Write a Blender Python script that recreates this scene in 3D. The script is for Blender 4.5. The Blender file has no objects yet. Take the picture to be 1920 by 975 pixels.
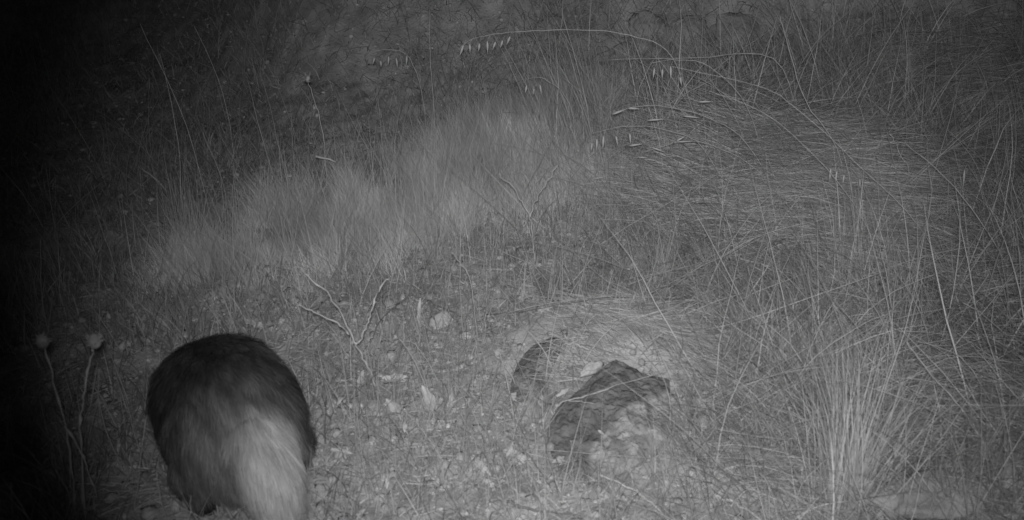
import bpy, bmesh, math, random
import numpy as np
from mathutils import Vector, Matrix, noise as mnoise

SC = bpy.context.scene
COL = SC.collection
random.seed(11)
RS = np.random.RandomState(7)
R = math.radians

# ---------------------------------------------------------------- camera
CAM_Z = 1.30
PITCH = R(30)
F = 1850.0                        # focal length in pixels of the 1920 px wide photograph
cam_d = bpy.data.cameras.new('camera')
cam = bpy.data.objects.new('camera', cam_d)
COL.objects.link(cam)
cam.location = (0, 0, CAM_Z)
cam.rotation_euler = (R(90) - PITCH, 0, 0)
cam_d.sensor_width = 36.0
cam_d.lens = 36.0 * F / 1920.0
cam_d.clip_start = 0.02
cam_d.clip_end = 400
cam_d.dof.use_dof = True
cam_d.dof.focus_distance = 3.0
cam_d.dof.aperture_fstop = 5.0
SC.camera = cam

# ---------------------------------------------------------------- night sky + infrared flash of the trail camera
w = bpy.data.worlds.new('World')
SC.world = w
w.use_nodes = True
wn = w.node_tree
sky = wn.nodes.new('ShaderNodeTexSky')
sky.sky_type = 'NISHITA'
sky.sun_disc = False
sky.sun_elevation = R(8)
sky.sun_rotation = R(120)
bw = wn.nodes.new('ShaderNodeRGBToBW')
bg = wn.nodes['Background']
wn.links.new(sky.outputs[0], bw.inputs[0])
wn.links.new(bw.outputs[0], bg.inputs[0])
bg.inputs[1].default_value = 0.0065

fl_d = bpy.data.lights.new('infrared_flash', 'SPOT')
fl = bpy.data.objects.new('infrared_flash', fl_d)
COL.objects.link(fl)
fl_d.energy = 246
fl_d.spot_size = R(67)
fl_d.spot_blend = 1.0
fl_d.shadow_soft_size = 0.025
fl_d.color = (1, 1, 1)
fl.location = (0.0, -0.02, CAM_Z + 0.045)

SC.view_settings.view_transform = 'Standard'
SC.view_settings.look = 'None'
SC.view_settings.gamma = 1
SC.view_settings.exposure = 0.0

RIGHT = np.array([1.0, 0, 0])
FWD = np.array([0, math.cos(PITCH), -math.sin(PITCH)])
UP = np.array([0, math.sin(PITCH), math.cos(PITCH)])
EYE = np.array([0, 0, CAM_Z])


def ray(px, py):
    return FWD + RIGHT * ((px - 960.0) / F) + UP * ((487.5 - py) / F)


fl_target = Vector(EYE + ray(1150, 430) * 3.0)
fl.rotation_euler = (fl_target - fl.location).to_track_quat('-Z', 'Y').to_euler()

# ---------------------------------------------------------------- noise and terrain
TAB = np.random.RandomState(3).rand(256, 256)


def vn(x, y, s, seed=0):
    x = np.asarray(x, float) / s + 37.1 * seed + 500
    y = np.asarray(y, float) / s + 91.7 * seed + 500
    xi = np.floor(x).astype(int); yi = np.floor(y).astype(int)
    fx = x - xi; fy = y - yi
    fx = fx * fx * (3 - 2 * fx); fy = fy * fy * (3 - 2 * fy)
    a = TAB[xi % 256, yi % 256]; b = TAB[(xi + 1) % 256, yi % 256]
    c = TAB[xi % 256, (yi + 1) % 256]; d = TAB[(xi + 1) % 256, (yi + 1) % 256]
    return (a * (1 - fx) + b * fx) * (1 - fy) + (c * (1 - fx) + d * fx) * fy - 0.5


def sst(a, b, x):
    t = np.clip((x - a) / (b - a), 0, 1)
    return t * t * (3 - 2 * t)


def base_h(x, y):
    x = np.asarray(x, float); y = np.asarray(y, float)
    foot = 2.75 - 0.30 * sst(0.0, 1.3, x) + 1.3 * sst(-0.55, -1.8, x)
    z = 0.10 * sst(1.7, 2.8, y) * sst(-1.0, 0.3, x)
    d = np.maximum(y - foot, 0)
    z = z + np.where(d < 0.9, 0.30 * d * d / 0.9 * 1.2, 0.324 + (d - 0.9) * 0.66)
    z = np.minimum(z, 3.2 + 0.04 * d)
    z = z + 0.12 * np.exp(-(((x - 0.80) / 0.45) ** 2 + ((y - 2.65) / 0.30) ** 2))      # matted grass mound
    z = z + 0.05 * np.exp(-(((x - 0.95) / 0.25) ** 2 + ((y - 1.45) / 0.18) ** 2))
    z = z - 0.10 * sst(-0.7, -2.2, x)
    z = z + 0.05 * vn(x, y, 0.55, 1) + 0.022 * vn(x, y, 0.17, 2)
    return z


def inside(poly, x, y):
    n = len(poly); res = np.zeros(np.shape(x), bool)
    for i in range(n):
        x1, y1 = poly[i]; x2, y2 = poly[(i + 1) % n]
        c = ((y1 > y) != (y2 > y)) & (x < (x2 - x1) * (y - y1) / (y2 - y1 + 1e-12) + x1)
        res ^= c
    return res


def poly_dist(poly, x, y):
    """signed distance, positive inside"""
    best = np.full(np.shape(x), 1e9)
    n = len(poly)
    for i in range(n):
        x1, y1 = poly[i]; x2, y2 = poly[(i + 1) % n]
        dx, dy = x2 - x1, y2 - y1
        t = np.clip(((x - x1) * dx + (y - y1) * dy) / (dx * dx + dy * dy + 1e-12), 0, 1)
        best = np.minimum(best, np.hypot(x - x1 - t * dx, y - y1 - t * dy))
    return np.where(inside(poly, x, y), best, -best)


def hit(px, py, fn):
    d = ray(px, py)
    ts = np.linspace(0.8, 14, 2600)
    p = EYE[None, :] + d[None, :] * ts[:, None]
    g = fn(p[:, 0], p[:, 1])
    k = np.argmax(p[:, 2] < g)
    if k == 0:
        k = len(ts) - 1
    lo, hi = ts[k - 1], ts[k]
    for _ in range(18):
        m = (lo + hi) / 2
        q = EYE + d * m
        if q[2] < float(fn(q[0], q[1])):
            hi = m
        else:
            lo = m
    return EYE + d * hi


def gpoly(pts):
    return [tuple(hit(a, b, base_h)[:2]) for a, b in pts]


# ground covered by the two rocks
HOLE_A = gpoly([(1028, 800), (1052, 757), (1095, 728), (1135, 690), (1160, 680), (1200, 696), (1245, 708), (1256, 728),
                (1262, 800), (1235, 870), (1160, 900), (1075, 890), (1035, 860)])
HOLE_B = gpoly([(952, 745), (965, 690), (985, 655), (1025, 638), (1060, 633), (1062, 655), (1035, 700), (1005, 752)])


def _bank():
    out = []
    for pts, am, sx_, sy_ in (([(1160, 655), (1130, 655)], 0.075, 0.17, 0.075), ([(1030, 615)], 0.045, 0.09, 0.055)):
        g = hit(*pts[0], base_h)
        out.append((g[0], g[1] - 0.03, sx_, sy_, am))
    return out


ROCKBANK = _bank()


def terrain(x, y):
    x = np.asarray(x, float); y = np.asarray(y, float)
    near = 0.014 * vn(x, y, 0.055, 4) + 0.006 * vn(x, y, 0.022, 5)
    # low step of earth behind the two rocks
    bump = 0
    for cx, cy, sx_, sy_, am in ROCKBANK:
        bump = bump + am * np.exp(-((x - cx) / sx_) ** 2 - (np.where(y < cy, y - cy, (y - cy) * 0.45) / sy_) ** 2)
    return base_h(x, y) + bump + near


ROCKS = []                      # (point, normal, ex, ey, outline): broken rock faces that things can lie on


def at(px, py):
    g = hit(px, py, terrain)
    d = ray(px, py)
    for p0, n, ex, ey, O in ROCKS:
        t = np.dot(p0 + n * 0.026 - EYE, n) / np.dot(d, n); q = EYE + d * t
        if inside(O, np.array([(q - p0) @ ex]), np.array([(q - p0) @ ey]))[0] and q[1] < g[1]:
            g = q
    return Vector(g)


def P(px, py, y):
    d = ray(px, py)
    return Vector(EYE + d * (y / d[1]))


# ---------------------------------------------------------------- materials (grey: the photo is infrared monochrome)
def mat(name, lo, hi, scale=20.0, rough=0.9, transl=0.0, attr=None, bump=0.0, bscale=60.0, spec=0.15, detail=6.0):
    m = bpy.data.materials.new(name); m.use_nodes = True
    nt = m.node_tree; nd = nt.nodes; ln = nt.links
    b = nd['Principled BSDF']; out = nd['Material Output']
    b.inputs['Roughness'].default_value = rough
    b.inputs['Specular IOR Level'].default_value = spec
    tc = nd.new('ShaderNodeTexCoord')
    n = nd.new('ShaderNodeTexNoise'); n.inputs['Scale'].default_value = scale; n.inputs['Detail'].default_value = detail
    ln.new(tc.outputs['Object'], n.inputs['Vector'])
    mr = nd.new('ShaderNodeMapRange')
    mr.inputs['From Min'].default_value = 0.3; mr.inputs['From Max'].default_value = 0.7
    mr.inputs['To Min'].default_value = lo; mr.inputs['To Max'].default_value = hi
    ln.new(n.outputs['Fac'], mr.inputs['Value'])
    src = mr.outputs[0]
    if attr:
        a = nd.new('ShaderNodeAttribute'); a.attribute_name = attr
        mu = nd.new('ShaderNodeMath'); mu.operation = 'MULTIPLY'
        ln.new(src, mu.inputs[0]); ln.new(a.outputs['Fac'], mu.inputs[1]); src = mu.outputs[0]
    ln.new(src, b.inputs['Base Color'])
    if bump:
        bn = nd.new('ShaderNodeTexNoise'); bn.inputs['Scale'].default_value = bscale; bn.inputs['Detail'].default_value = 8
        ln.new(tc.outputs['Object'], bn.inputs['Vector'])
        bp = nd.new('ShaderNodeBump'); bp.inputs['Strength'].default_value = bump; bp.inputs['Distance'].default_value = 0.01
        ln.new(bn.outputs['Fac'], bp.inputs['Height']); ln.new(bp.outputs[0], b.inputs['Normal'])
    if transl:
        t = nd.new('ShaderNodeBsdfTranslucent'); ln.new(src, t.inputs['Color'])
        mx = nd.new('ShaderNodeMixShader'); mx.inputs[0].default_value = transl
        ln.new(b.outputs[0], mx.inputs[1]); ln.new(t.outputs[0], mx.inputs[2]); ln.new(mx.outputs[0], out.inputs['Surface'])
    return m


M_GROUND = mat('dry_earth', 0.21, 0.32, 14, attr='tone', bump=0.5, bscale=120)
M_GRASS = mat('dry_grass', 0.34, 0.46, 3, transl=0.3, attr='tone')
M_STRAW = mat('straw', 0.34, 0.48, 6, transl=0.2, attr='tone')
M_STEM = mat('dry_stem', 0.25, 0.40, 40, bump=0.2)
M_STEMD = mat('dark_twig', 0.10, 0.16, 40, bump=0.3)
M_HUSK = mat('oat_husk', 0.32, 0.42, 30, transl=0.1)
M_STONE = mat('pale_stone', 0.27, 0.40, 18, bump=0.5, bscale=60)
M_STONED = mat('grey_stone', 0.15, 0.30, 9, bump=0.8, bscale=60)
M_LEAF = mat('withered_leaf', 0.36, 0.50, 40, transl=0.2, bump=0.2)
M_HEAD = mat('seed_head', 0.16, 0.28, 60, bump=0.4)
M_FUR = mat('badger_fur', 0.92, 1.0, 12, rough=0.75, attr='tone', spec=0.1)
M_SKIN = mat('badger_skin', 0.9, 1.0, 12, rough=0.8, attr='tone', spec=0.1)
M_EYE = mat('eye_gloss', 0.01, 0.02, 5, rough=0.15, spec=0.5)
M_NOSE = mat('nose_leather', 0.02, 0.03, 30, rough=0.5, spec=0.4)
M_CLAW = mat('claw_horn', 0.25, 0.35, 30, rough=0.5)

# ---------------------------------------------------------------- helpers
def tag(o, label=None, cat=None, group=None, kind=None):
    if label: o['label'] = label
    if cat: o['category'] = cat
    if group: o['group'] = group
    if kind: o['kind'] = kind
    return o


def link(name, me, m=None, parent=None, smooth=True):
    o = bpy.data.objects.new(name, me); COL.objects.link(o)
    if m: me.materials.append(m)
    if smooth and len(me.polygons):
        me.polygons.foreach_set('use_smooth', np.ones(len(me.polygons), bool))
    if parent: o.parent = parent
    return o


def empty(name, loc=(0, 0, 0)):
    o = bpy.data.objects.new(name, None); COL.objects.link(o)
    o.location = loc; o.empty_display_size = 0.05
    return o


def np_mesh(name, V, Q, tone=None):
    me = bpy.data.meshes.new(name)
    n = len(V); f = len(Q); k = Q.shape[1]
    me.vertices.add(n); me.vertices.foreach_set('co', V.astype(np.float32).ravel())
    me.loops.add(f * k); me.loops.foreach_set('vertex_index', Q.astype(np.int32).ravel())
    me.polygons.add(f)
    me.polygons.foreach_set('loop_start', (np.arange(f) * k).astype(np.int32))
    if tone is not None:
        a = me.attributes.new('tone', 'FLOAT', 'POINT'); a.data.foreach_set('value', tone.astype(np.float32))
    me.update(calc_edges=True)
    me.validate()
    return me


def ribbons(root, L, th0, th1, az, width, tone, K=4, twist=0.6, wob=0.0, pw=1.6):
    """flat tapered blades bending from angle th0 to th1 (from vertical) along azimuth az"""
    N = len(L)
    pts = np.zeros((N, K + 1, 3)); pts[:, 0] = root
    azk = az.copy()
    for k in range(K):
        th = th0 + (th1 - th0) * ((k + 0.5) / K)
        azk = azk + (RS.randn(N) * wob if np.ndim(wob) == 0 else RS.randn(N) * wob)
        d = np.stack([np.sin(th) * np.cos(azk), np.sin(th) * np.sin(azk), np.cos(th)], 1)
        pts[:, k + 1] = pts[:, k] + d * (L / K)[:, None]
    ps = RS.uniform(-1, 1, N) * twist * math.pi / 2
    perp = np.stack([-np.sin(az), np.cos(az), np.zeros(N)], 1)
    nrm = np.stack([np.cos(th0) * np.cos(az), np.cos(th0) * np.sin(az), -np.sin(th0)], 1)
    side = perp * np.cos(ps)[:, None] + nrm * np.sin(ps)[:, None]
    t = np.arange(K + 1) / K
    prof = 1.0 - 0.92 * t ** pw
    off = side[:, None, :] * (width[:, None] * prof[None, :])[:, :, None] * 0.5
    V = np.stack([pts - off, pts + off], 2).reshape(-1, 3)
    b = (np.arange(N) * (K + 1) * 2)[:, None]
    kk = (np.arange(K) * 2)[None, :]
    a = b + kk
    Q = np.stack([a, a + 1, a + 3, a + 2], 2).reshape(-1, 4)
    T = np.repeat(tone, (K + 1) * 2)
    return V, Q, T, pts


class Bag:
    def __init__(s): s.V = []; s.Q = []; s.T = []; s.n = 0
    def add(s, V, Q, T, *_):
        s.V.append(V); s.Q.append(Q + s.n); s.T.append(T); s.n += len(V)
    def mesh(s, name): return np_mesh(name, np.concatenate(s.V), np.concatenate(s.Q), np.concatenate(s.T))


def smooth_path(pts, n=4):
    """Catmull-Rom through points"""
    if len(pts) < 3: return [Vector(p) for p in pts]
    P_ = [pts[0]] + list(pts) + [pts[-1]]; out = []
    for i in range(1, len(P_) - 2):
        a, b, c, d = P_[i - 1], P_[i], P_[i + 1], P_[i + 2]
        for k in range(n):
            t = k / n
            out.append(0.5 * ((2 * b) + (c - a) * t + (2 * a - 5 * b + 4 * c - d) * t * t + (3 * b - 3 * c + d - a) * t ** 3))
    out.append(Vector(pts[-1]))
    return out


def tube_bm(bm, pts, r0, r1, sides=6, knots=0.0):
    n = len(pts); rings = []
    for i, p in enumerate(pts):
        d = (pts[min(i + 1, n - 1)] - pts[max(i - 1, 0)]).normalized()
        s = d.cross(Vector((0.13, 0.9, 0.31))).normalized(); u = d.cross(s)
        r = r0 + (r1 - r0) * i / max(n - 1, 1)
        if knots: r *= 1 + knots * (0.9 if (i * 7 + n) % 5 == 0 else -0.1) + knots * 0.5 * random.uniform(-1, 1)
        rings.append([bm.verts.new(p + (s * math.cos(a) + u * math.sin(a)) * r) for a in [2 * math.pi * k / sides for k in range(sides)]])
    for a, b in zip(rings, rings[1:]):
        for k in range(sides):
            bm.faces.new((a[k], a[(k + 1) % sides], b[(k + 1) % sides], b[k]))
    bm.faces.new(rings[0][::-1]); bm.faces.new(rings[-1])


def bm_obj(name, bm, m, parent=None, origin=None):
    bmesh.ops.recalc_face_normals(bm, faces=bm.faces)
    if origin is not None:
        bmesh.ops.translate(bm, verts=bm.verts, vec=-Vector(origin))
    me = bpy.data.meshes.new(name); bm.to_mesh(me); bm.free()
    o = link(name, me, m, parent)
    if origin is not None and parent is None: o.location = origin
    return o


def spindle(bm, p, q, r, sides=6, awn=0.0):
    """oat spikelet: slim pointed husk from p to q"""
    d = q - p; n = 6; pts = []; rad = [0.15, 0.75, 1.0, 0.85, 0.5, 0.2, 0.04]
    s = d.normalized().cross(Vector((0.2, 0.9, 0.3))).normalized(); u = d.normalized().cross(s)
    rings = []
    for i in range(n + 1):
        c = p + d * (i / n)
        rings.append([bm.verts.new(c + (s * math.cos(a) + u * math.sin(a) * 0.6) * r * rad[i]) for a in [2 * math.pi * k / sides for k in range(sides)]])
    for a, b in zip(rings, rings[1:]):
        for k in range(sides): bm.faces.new((a[k], a[(k + 1) % sides], b[(k + 1) % sides], b[k]))
    bm.faces.new(rings[0][::-1]); bm.faces.new(rings[-1])


# ---------------------------------------------------------------- ground
def axis(segs):
    out = []
    for a, b, st in segs:
        out += list(np.arange(a, b - 1e-9, st))
    out.append(segs[-1][1])
    return np.array(out)


gx = axis([(-60, -10, 5), (-10, -3, 0.35), (-3, -1.2, 0.03), (-1.2, 1.4, 0.008), (1.4, 3, 0.03), (3, 10, 0.35), (10, 60, 5)])
gy = axis([(-40, -2, 4), (-2, 0.9, 0.1), (0.9, 3.3, 0.008), (3.3, 5.0, 0.025), (5.0, 10, 0.25), (10, 80, 5)])
GX, GY = np.meshgrid(gx, gy)
GZ = terrain(GX.ravel(), GY.ravel())
nx, ny = len(gx), len(gy)
V = np.stack([GX.ravel(), GY.ravel(), GZ], 1)
I, J = np.meshgrid(np.arange(nx - 1), np.arange(ny - 1))
a = (J * nx + I).ravel()
Q = np.stack([a, a + 1, a + 1 + nx, a + nx], 1)


gt = 1.0 + 0.5 * vn(V[:, 0], V[:, 1], 0.12, 6) + 0.35 * vn(V[:, 0], V[:, 1], 0.03, 7)

ground = link('ground', np_mesh('ground', V, Q, gt), M_GROUND)
tag(ground, 'bare dry earth rising into a bank behind the grass', kind='structure')


# ---------------------------------------------------------------- vegetation as stuff
def in_world(pts): return gpoly(pts)


def scatter_poly(poly, n, soft=0.06):
    xs = [p[0] for p in poly]; ys = [p[1] for p in poly]
    out = []
    tot = 0
    while tot < n:
        x = RS.uniform(min(xs) - soft, max(xs) + soft, n * 2); y = RS.uniform(min(ys) - soft, max(ys) + soft, n * 2)
        sd = poly_dist(poly, x, y) + RS.randn(len(x)) * soft
        k = sd > 0
        out.append(np.stack([x[k], y[k]], 1)); tot += k.sum()
    return np.concatenate(out)[:n]


def not_hole(xy, margin=0.0):
    k = np.ones(len(xy), bool)
    for poly in (HOLE_A, HOLE_B):
        k &= poly_dist(poly, xy[:, 0], xy[:, 1]) < margin
    return xy[k]


def z3(xy, sink=0.004):
    return np.concatenate([xy, (terrain(xy[:, 0], xy[:, 1]) - sink)[:, None]], 1)


def tones(n, lo=0.6, hi=1.15): return RS.uniform(lo, hi, n)


# fine pale grass in a dense band across the middle
bag = Bag()
band = in_world([(330, 540), (470, 520), (620, 500), (760, 470), (870, 430), (960, 400), (1080, 390), (1180, 350), (1220, 300), (1200, 230), (1100, 190),
                 (960, 240), (820, 300), (660, 350), (520, 410), (380, 470)])
xy = scatter_poly(band, 100000, 0.07)
dn = vn(xy[:, 0], xy[:, 1], 0.10, 12) + vn(xy[:, 0], xy[:, 1], 0.04, 13) * 0.7
xy = xy[dn + RS.randn(len(xy)) * 0.10 > -0.10]
N = len(xy)
hh = (0.095 + 0.07 * vn(xy[:, 0], xy[:, 1], 0.25, 14) + 0.09 * vn(xy[:, 0], xy[:, 1], 0.07, 18)) * RS.uniform(0.55, 1.3, N)
az = math.pi * 0.85 + 1.4 * vn(xy[:, 0], xy[:, 1], 0.3, 15) + RS.randn(N) * 1.5
bag.add(*ribbons(z3(xy), hh, np.abs(RS.randn(N) * 0.35) + 0.05, np.abs(RS.randn(N) * 0.5) + 0.5, az, RS.uniform(0.0007, 0.0015, N), tones(N, 0.9, 1.55) * (1 + 0.6 * vn(xy[:, 0], xy[:, 1], 0.16, 16) + 0.4 * vn(xy[:, 0], xy[:, 1], 0.05, 17)), K=5, wob=0.25))
# the finest tips, lighter and sparser, up to 30 cm
xy = scatter_poly(band, 1600, 0.12); N = len(xy)
bag.add(*ribbons(z3(xy), RS.uniform(0.14, 0.28, N), np.abs(RS.randn(N) * 0.35), RS.uniform(0.2, 0.9, N), RS.uniform(0, 6.28, N), RS.uniform(0.0012, 0.002, N), tones(N, 0.8, 1.3), K=5))
tag(link('fine_grass', bag.mesh('fine_grass'), M_GRASS), 'dense band of fine pale grass across the middle of the slope', kind='stuff')

# tangled long dry grass on the right
bag = Bag()
right = in_world([(1240, 500), (1330, 700), (1400, 860), (1440, 980), (2050, 1050), (2200, 500), (2100, 120), (1650, 100), (1300, 200), (1210, 330), (1180, 420)])
xy = not_hole(scatter_poly(right, 24000, 0.10), -0.02)
c = vn(xy[:, 0], xy[:, 1], 0.13, 22) + 0.5 * vn(xy[:, 0], xy[:, 1], 0.05, 23)
xy = xy[c + RS.randn(len(xy)) * 0.12 > -0.08]
N = len(xy)
L = RS.gamma(3.5, 0.05, N).clip(0.05, 0.5)
az = RS.uniform(0, 2 * math.pi, N)
comb = RS.rand(N) < 0.55
az = np.where(comb, R(150) + 2.5 * vn(xy[:, 0], xy[:, 1], 0.3, 24) + RS.randn(N) * 0.5, az)
th0 = np.abs(RS.randn(N) * 0.5) + 0.05
th1 = th0 + np.abs(RS.randn(N)) * 0.8 + 0.1
bag.add(*ribbons(z3(xy), L, th0, th1, az, RS.uniform(0.0010, 0.0024, N), tones(N, 0.4, 1.2), K=6, wob=0.13))
# short undergrowth between
xy = not_hole(scatter_poly(right, 15000, 0.1), -0.04); N = len(xy)
r3 = z3(xy); r3[:, 2] += RS.uniform(0, 0.09, N) * (0.3 + 1.2 * np.clip(vn(xy[:, 0], xy[:, 1], 0.2, 25) + 0.4, 0, 1))
bag.add(*ribbons(r3, RS.uniform(0.08, 0.3, N), RS.uniform(0.8, 1.5, N), RS.uniform(1.2, 1.9, N), 8 * vn(xy[:, 0], xy[:, 1], 0.25, 26) + RS.randn(N) * 0.6, RS.uniform(0.001, 0.0024, N), tones(N, 0.5, 1.2), K=5, wob=0.12))
xy = not_hole(scatter_poly(right, 26000, 0.12), -0.01); N = len(xy)
bag.add(*ribbons(z3(xy), RS.uniform(0.03, 0.13, N), RS.uniform(0.2, 1.2, N), RS.uniform(0.6, 1.6, N), RS.uniform(0, 6.28, N), RS.uniform(0.001, 0.0022, N), tones(N, 0.35, 0.95), K=3))
# coarse broken strands crossing each other in all directions
xy = not_hole(np.concatenate([scatter_poly(right, 1300, 0.1), scatter_poly(in_world([(1000, 420), (1180, 430), (1300, 250), (1700, 250), (1700, 60), (1000, 60)]), 500, 0.1)]), -0.04); N = len(xy)
bag.add(*ribbons(z3(xy), RS.uniform(0.12, 0.5, N), RS.uniform(0.1, 1.25, N), RS.uniform(0.7, 1.7, N), RS.uniform(0, 6.28, N), RS.uniform(0.002, 0.0036, N), tones(N, 0.8, 1.35), K=8, wob=0.10, twist=0.4))
# matted mound combed over to the lower right
mound = in_world([(1250, 420), (1300, 300), (1420, 250), (1560, 290), (1640, 380), (1600, 480), (1440, 500)])
xy = scatter_poly(mound, 13000, 0.05); N = len(xy)
az = R(-35) + RS.randn(N) * 0.35
az = np.where(RS.rand(N) < 0.35, R(170) + RS.randn(N) * 0.4, az)
r3 = z3(xy); r3[:, 2] += RS.uniform(0, 0.05, N)
bag.add(*ribbons(r3, RS.uniform(0.1, 0.32, N), RS.uniform(0.7, 1.25, N), RS.uniform(1.4, 1.9, N), az, RS.uniform(0.0014, 0.0028, N), tones(N, 0.7, 1.65), K=5, wob=0.1))
tag(link('long_grass', bag.mesh('long_grass'), M_GRASS), 'tangled long dry grass covering the right side of the slope', kind='stuff')

# sparse weeds and grass on the bank behind and in the dark at the left
bag = Bag()
back = in_world([(500, 380), (700, 320), (900, 240), (1100, 180), (1300, 200), (1700, 120), (2150, 140), (2150, -200), (900, -260), (300, -200), (-100, 0), (-250, 400), (150, 480)])
xy = scatter_poly(back, 30000, 0.1)
c = vn(xy[:, 0], xy[:, 1], 0.22, 32) + 0.5 * vn(xy[:, 0], xy[:, 1], 0.07, 33)
xy = xy[c + RS.randn(len(xy)) * 0.1 > 0.10]
N = len(xy)
L = RS.gamma(2.4, 0.055, N).clip(0.03, 0.5)
bag.add(*ribbons(z3(xy), L, np.abs(RS.randn(N) * 0.55), np.abs(RS.randn(N) * 0.9) + 0.2, RS.uniform(0, 6.28, N), RS.uniform(0.0010, 0.0024, N), tones(N, 0.35, 1.0), K=5, wob=0.14))
# fan of long blades at the upper centre
fan = in_world([(1040, 260), (1080, 215), (1130, 260), (1090, 300)])
xy = scatter_poly(fan, 70, 0.07); N = len(xy)
bag.add(*ribbons(z3(xy), RS.uniform(0.25, 0.5, N), RS.uniform(0.05, 0.5, N), RS.uniform(0.3, 0.9, N), R(165) + RS.randn(N) * 0.5, RS.uniform(0.0015, 0.0028, N), tones(N, 0.8, 1.25), K=6))
xy = scatter_poly(back, 45000, 0.1); N = len(xy)
r3 = z3(xy); r3[:, 2] += RS.uniform(0, 0.01, N)
bag.add(*ribbons(r3, RS.gamma(2.0, 0.02, N).clip(0.01, 0.12), RS.uniform(0.1, 1.5, N), RS.uniform(0.6, 1.9, N), RS.uniform(0, 6.28, N), RS.uniform(0.0012, 0.0045, N), tones(N, 0.3, 1.0), K=3, wob=0.2, pw=2.5))
tag(link('bank_grass', bag.mesh('bank_grass'), M_GRASS), 'sparse dry grass and weeds on the bank behind', kind='stuff')

# low weeds in the dark at the lower left
bag = Bag()
ll = in_world([(-150, 1000), (-250, 500), (300, 500), (520, 600), (620, 760), (600, 1040), (100, 1100)])
xy = scatter_poly(ll, 9000, 0.08)
c = vn(xy[:, 0], xy[:, 1], 0.1, 42)
xy = xy[c + RS.randn(len(xy)) * 0.1 > -0.02]; N = len(xy)
bag.add(*ribbons(z3(xy), RS.uniform(0.03, 0.15, N), np.abs(RS.randn(N) * 0.3), RS.uniform(0.3, 1.3, N), RS.uniform(0, 6.28, N), RS.uniform(0.0015, 0.004, N), tones(N, 0.4, 1.0), K=4))
# sparse thin blades over the bare ground in the centre
cc = in_world([(560, 520), (850, 450), (1180, 400), (1260, 560), (1340, 800), (1400, 1000), (600, 1050), (600, 700)])
xy = not_hole(scatter_poly(cc, 4200, 0.06)); N = len(xy)
bag.add(*ribbons(z3(xy), RS.gamma(3, 0.03, N).clip(0.03, 0.25), np.abs(RS.randn(N) * 0.35), RS.uniform(0.2, 1.2, N), RS.uniform(0, 6.28, N), RS.uniform(0.001, 0.0024, N), tones(N, 0.5, 1.1), K=5))
tag(link('low_weeds', bag.mesh('low_weeds'), M_GRASS), 'scattered low weeds and thin blades on the open ground', kind='stuff')

# straw litter lying on the soil
bag = Bag()
lit = in_world([(-150, 1050), (-200, 600), (500, 470), (850, 420), (1200, 360), (1700, 330), (2150, 400), (2150, 1100), (900, 1100)])
xy = scatter_poly(lit, 46000, 0.05)
N = len(xy)
r3 = z3(xy, -0.003); r3[:, 2] += RS.uniform(0, 0.008, N)
L = RS.gamma(2.2, 0.014, N).clip(0.01, 0.13)
bag.add(*ribbons(r3, L, RS.normal(1.5, 0.16, N), RS.normal(1.62, 0.1, N), RS.uniform(0, 6.28, N), RS.uniform(0.001, 0.0028, N), tones(N, 0.35, 1.1), K=3, twist=0.5))
# matted thatch of straw above the rocks, falling over their lips
th = in_world([(1060, 640), (1120, 600), (1240, 600), (1340, 660), (1350, 740), (1270, 720), (1215, 695), (1160, 678), (1120, 688), (1070, 720), (1035, 745), (1010, 740), (1050, 700), (1070, 670)])
xy = not_hole(scatter_poly(th, 6500, 0.012), -0.028); N = len(xy)
r3 = z3(xy, -0.006); r3[:, 2] += RS.uniform(0, 0.022, N)
az = R(-22) + RS.randn(N) * 0.5; az = np.where(RS.rand(N) < 0.4, az + math.pi, az)
bag.add(*ribbons(r3, RS.uniform(0.03, 0.14, N), RS.normal(1.45, 0.12, N), RS.normal(1.65, 0.12, N), az, RS.uniform(0.001, 0.0024, N), tones(N, 0.5, 1.15), K=4, twist=0.5))
tag(link('straw_litter', bag.mesh('straw_litter'), M_STRAW), 'loose bits of straw lying all over the soil', kind='stuff')

# crumbs of earth and gravel
ico = bmesh.new(); bmesh.ops.create_icosphere(ico, subdivisions=1, radius=1.0)
iv = np.array([v.co[:] for v in ico.verts]); iq = np.array([[v.index for v in f.verts] for f in ico.faces]); ico.free()
xy = np.concatenate([scatter_poly(lit, 11000, 0.05), scatter_poly(back, 5000, 0.05)]); N = len(xy)
sz = RS.gamma(1.8, 0.0024, N).clip(0.0015, 0.017)
sc3 = sz[:, None] * RS.uniform(0.6, 1.3, (N, 3)) * np.array([1, 1, 0.7])
dv = iv[None] * sc3[:, None, :] * RS.uniform(0.8, 1.2, (N, len(iv), 1)) + z3(xy, 0.0)[:, None, :]
tn = np.repeat(RS.uniform(0.75, 1.55, N), len(iv))
me = np_mesh('gravel', dv.reshape(-1, 3), (iq[None] + (np.arange(N) * len(iv))[:, None, None]).reshape(-1, 3), tn)
tag(link('gravel', me, M_GROUND, smooth=False), 'small crumbs of earth and gravel strewn over the ground', kind='stuff')


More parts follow.
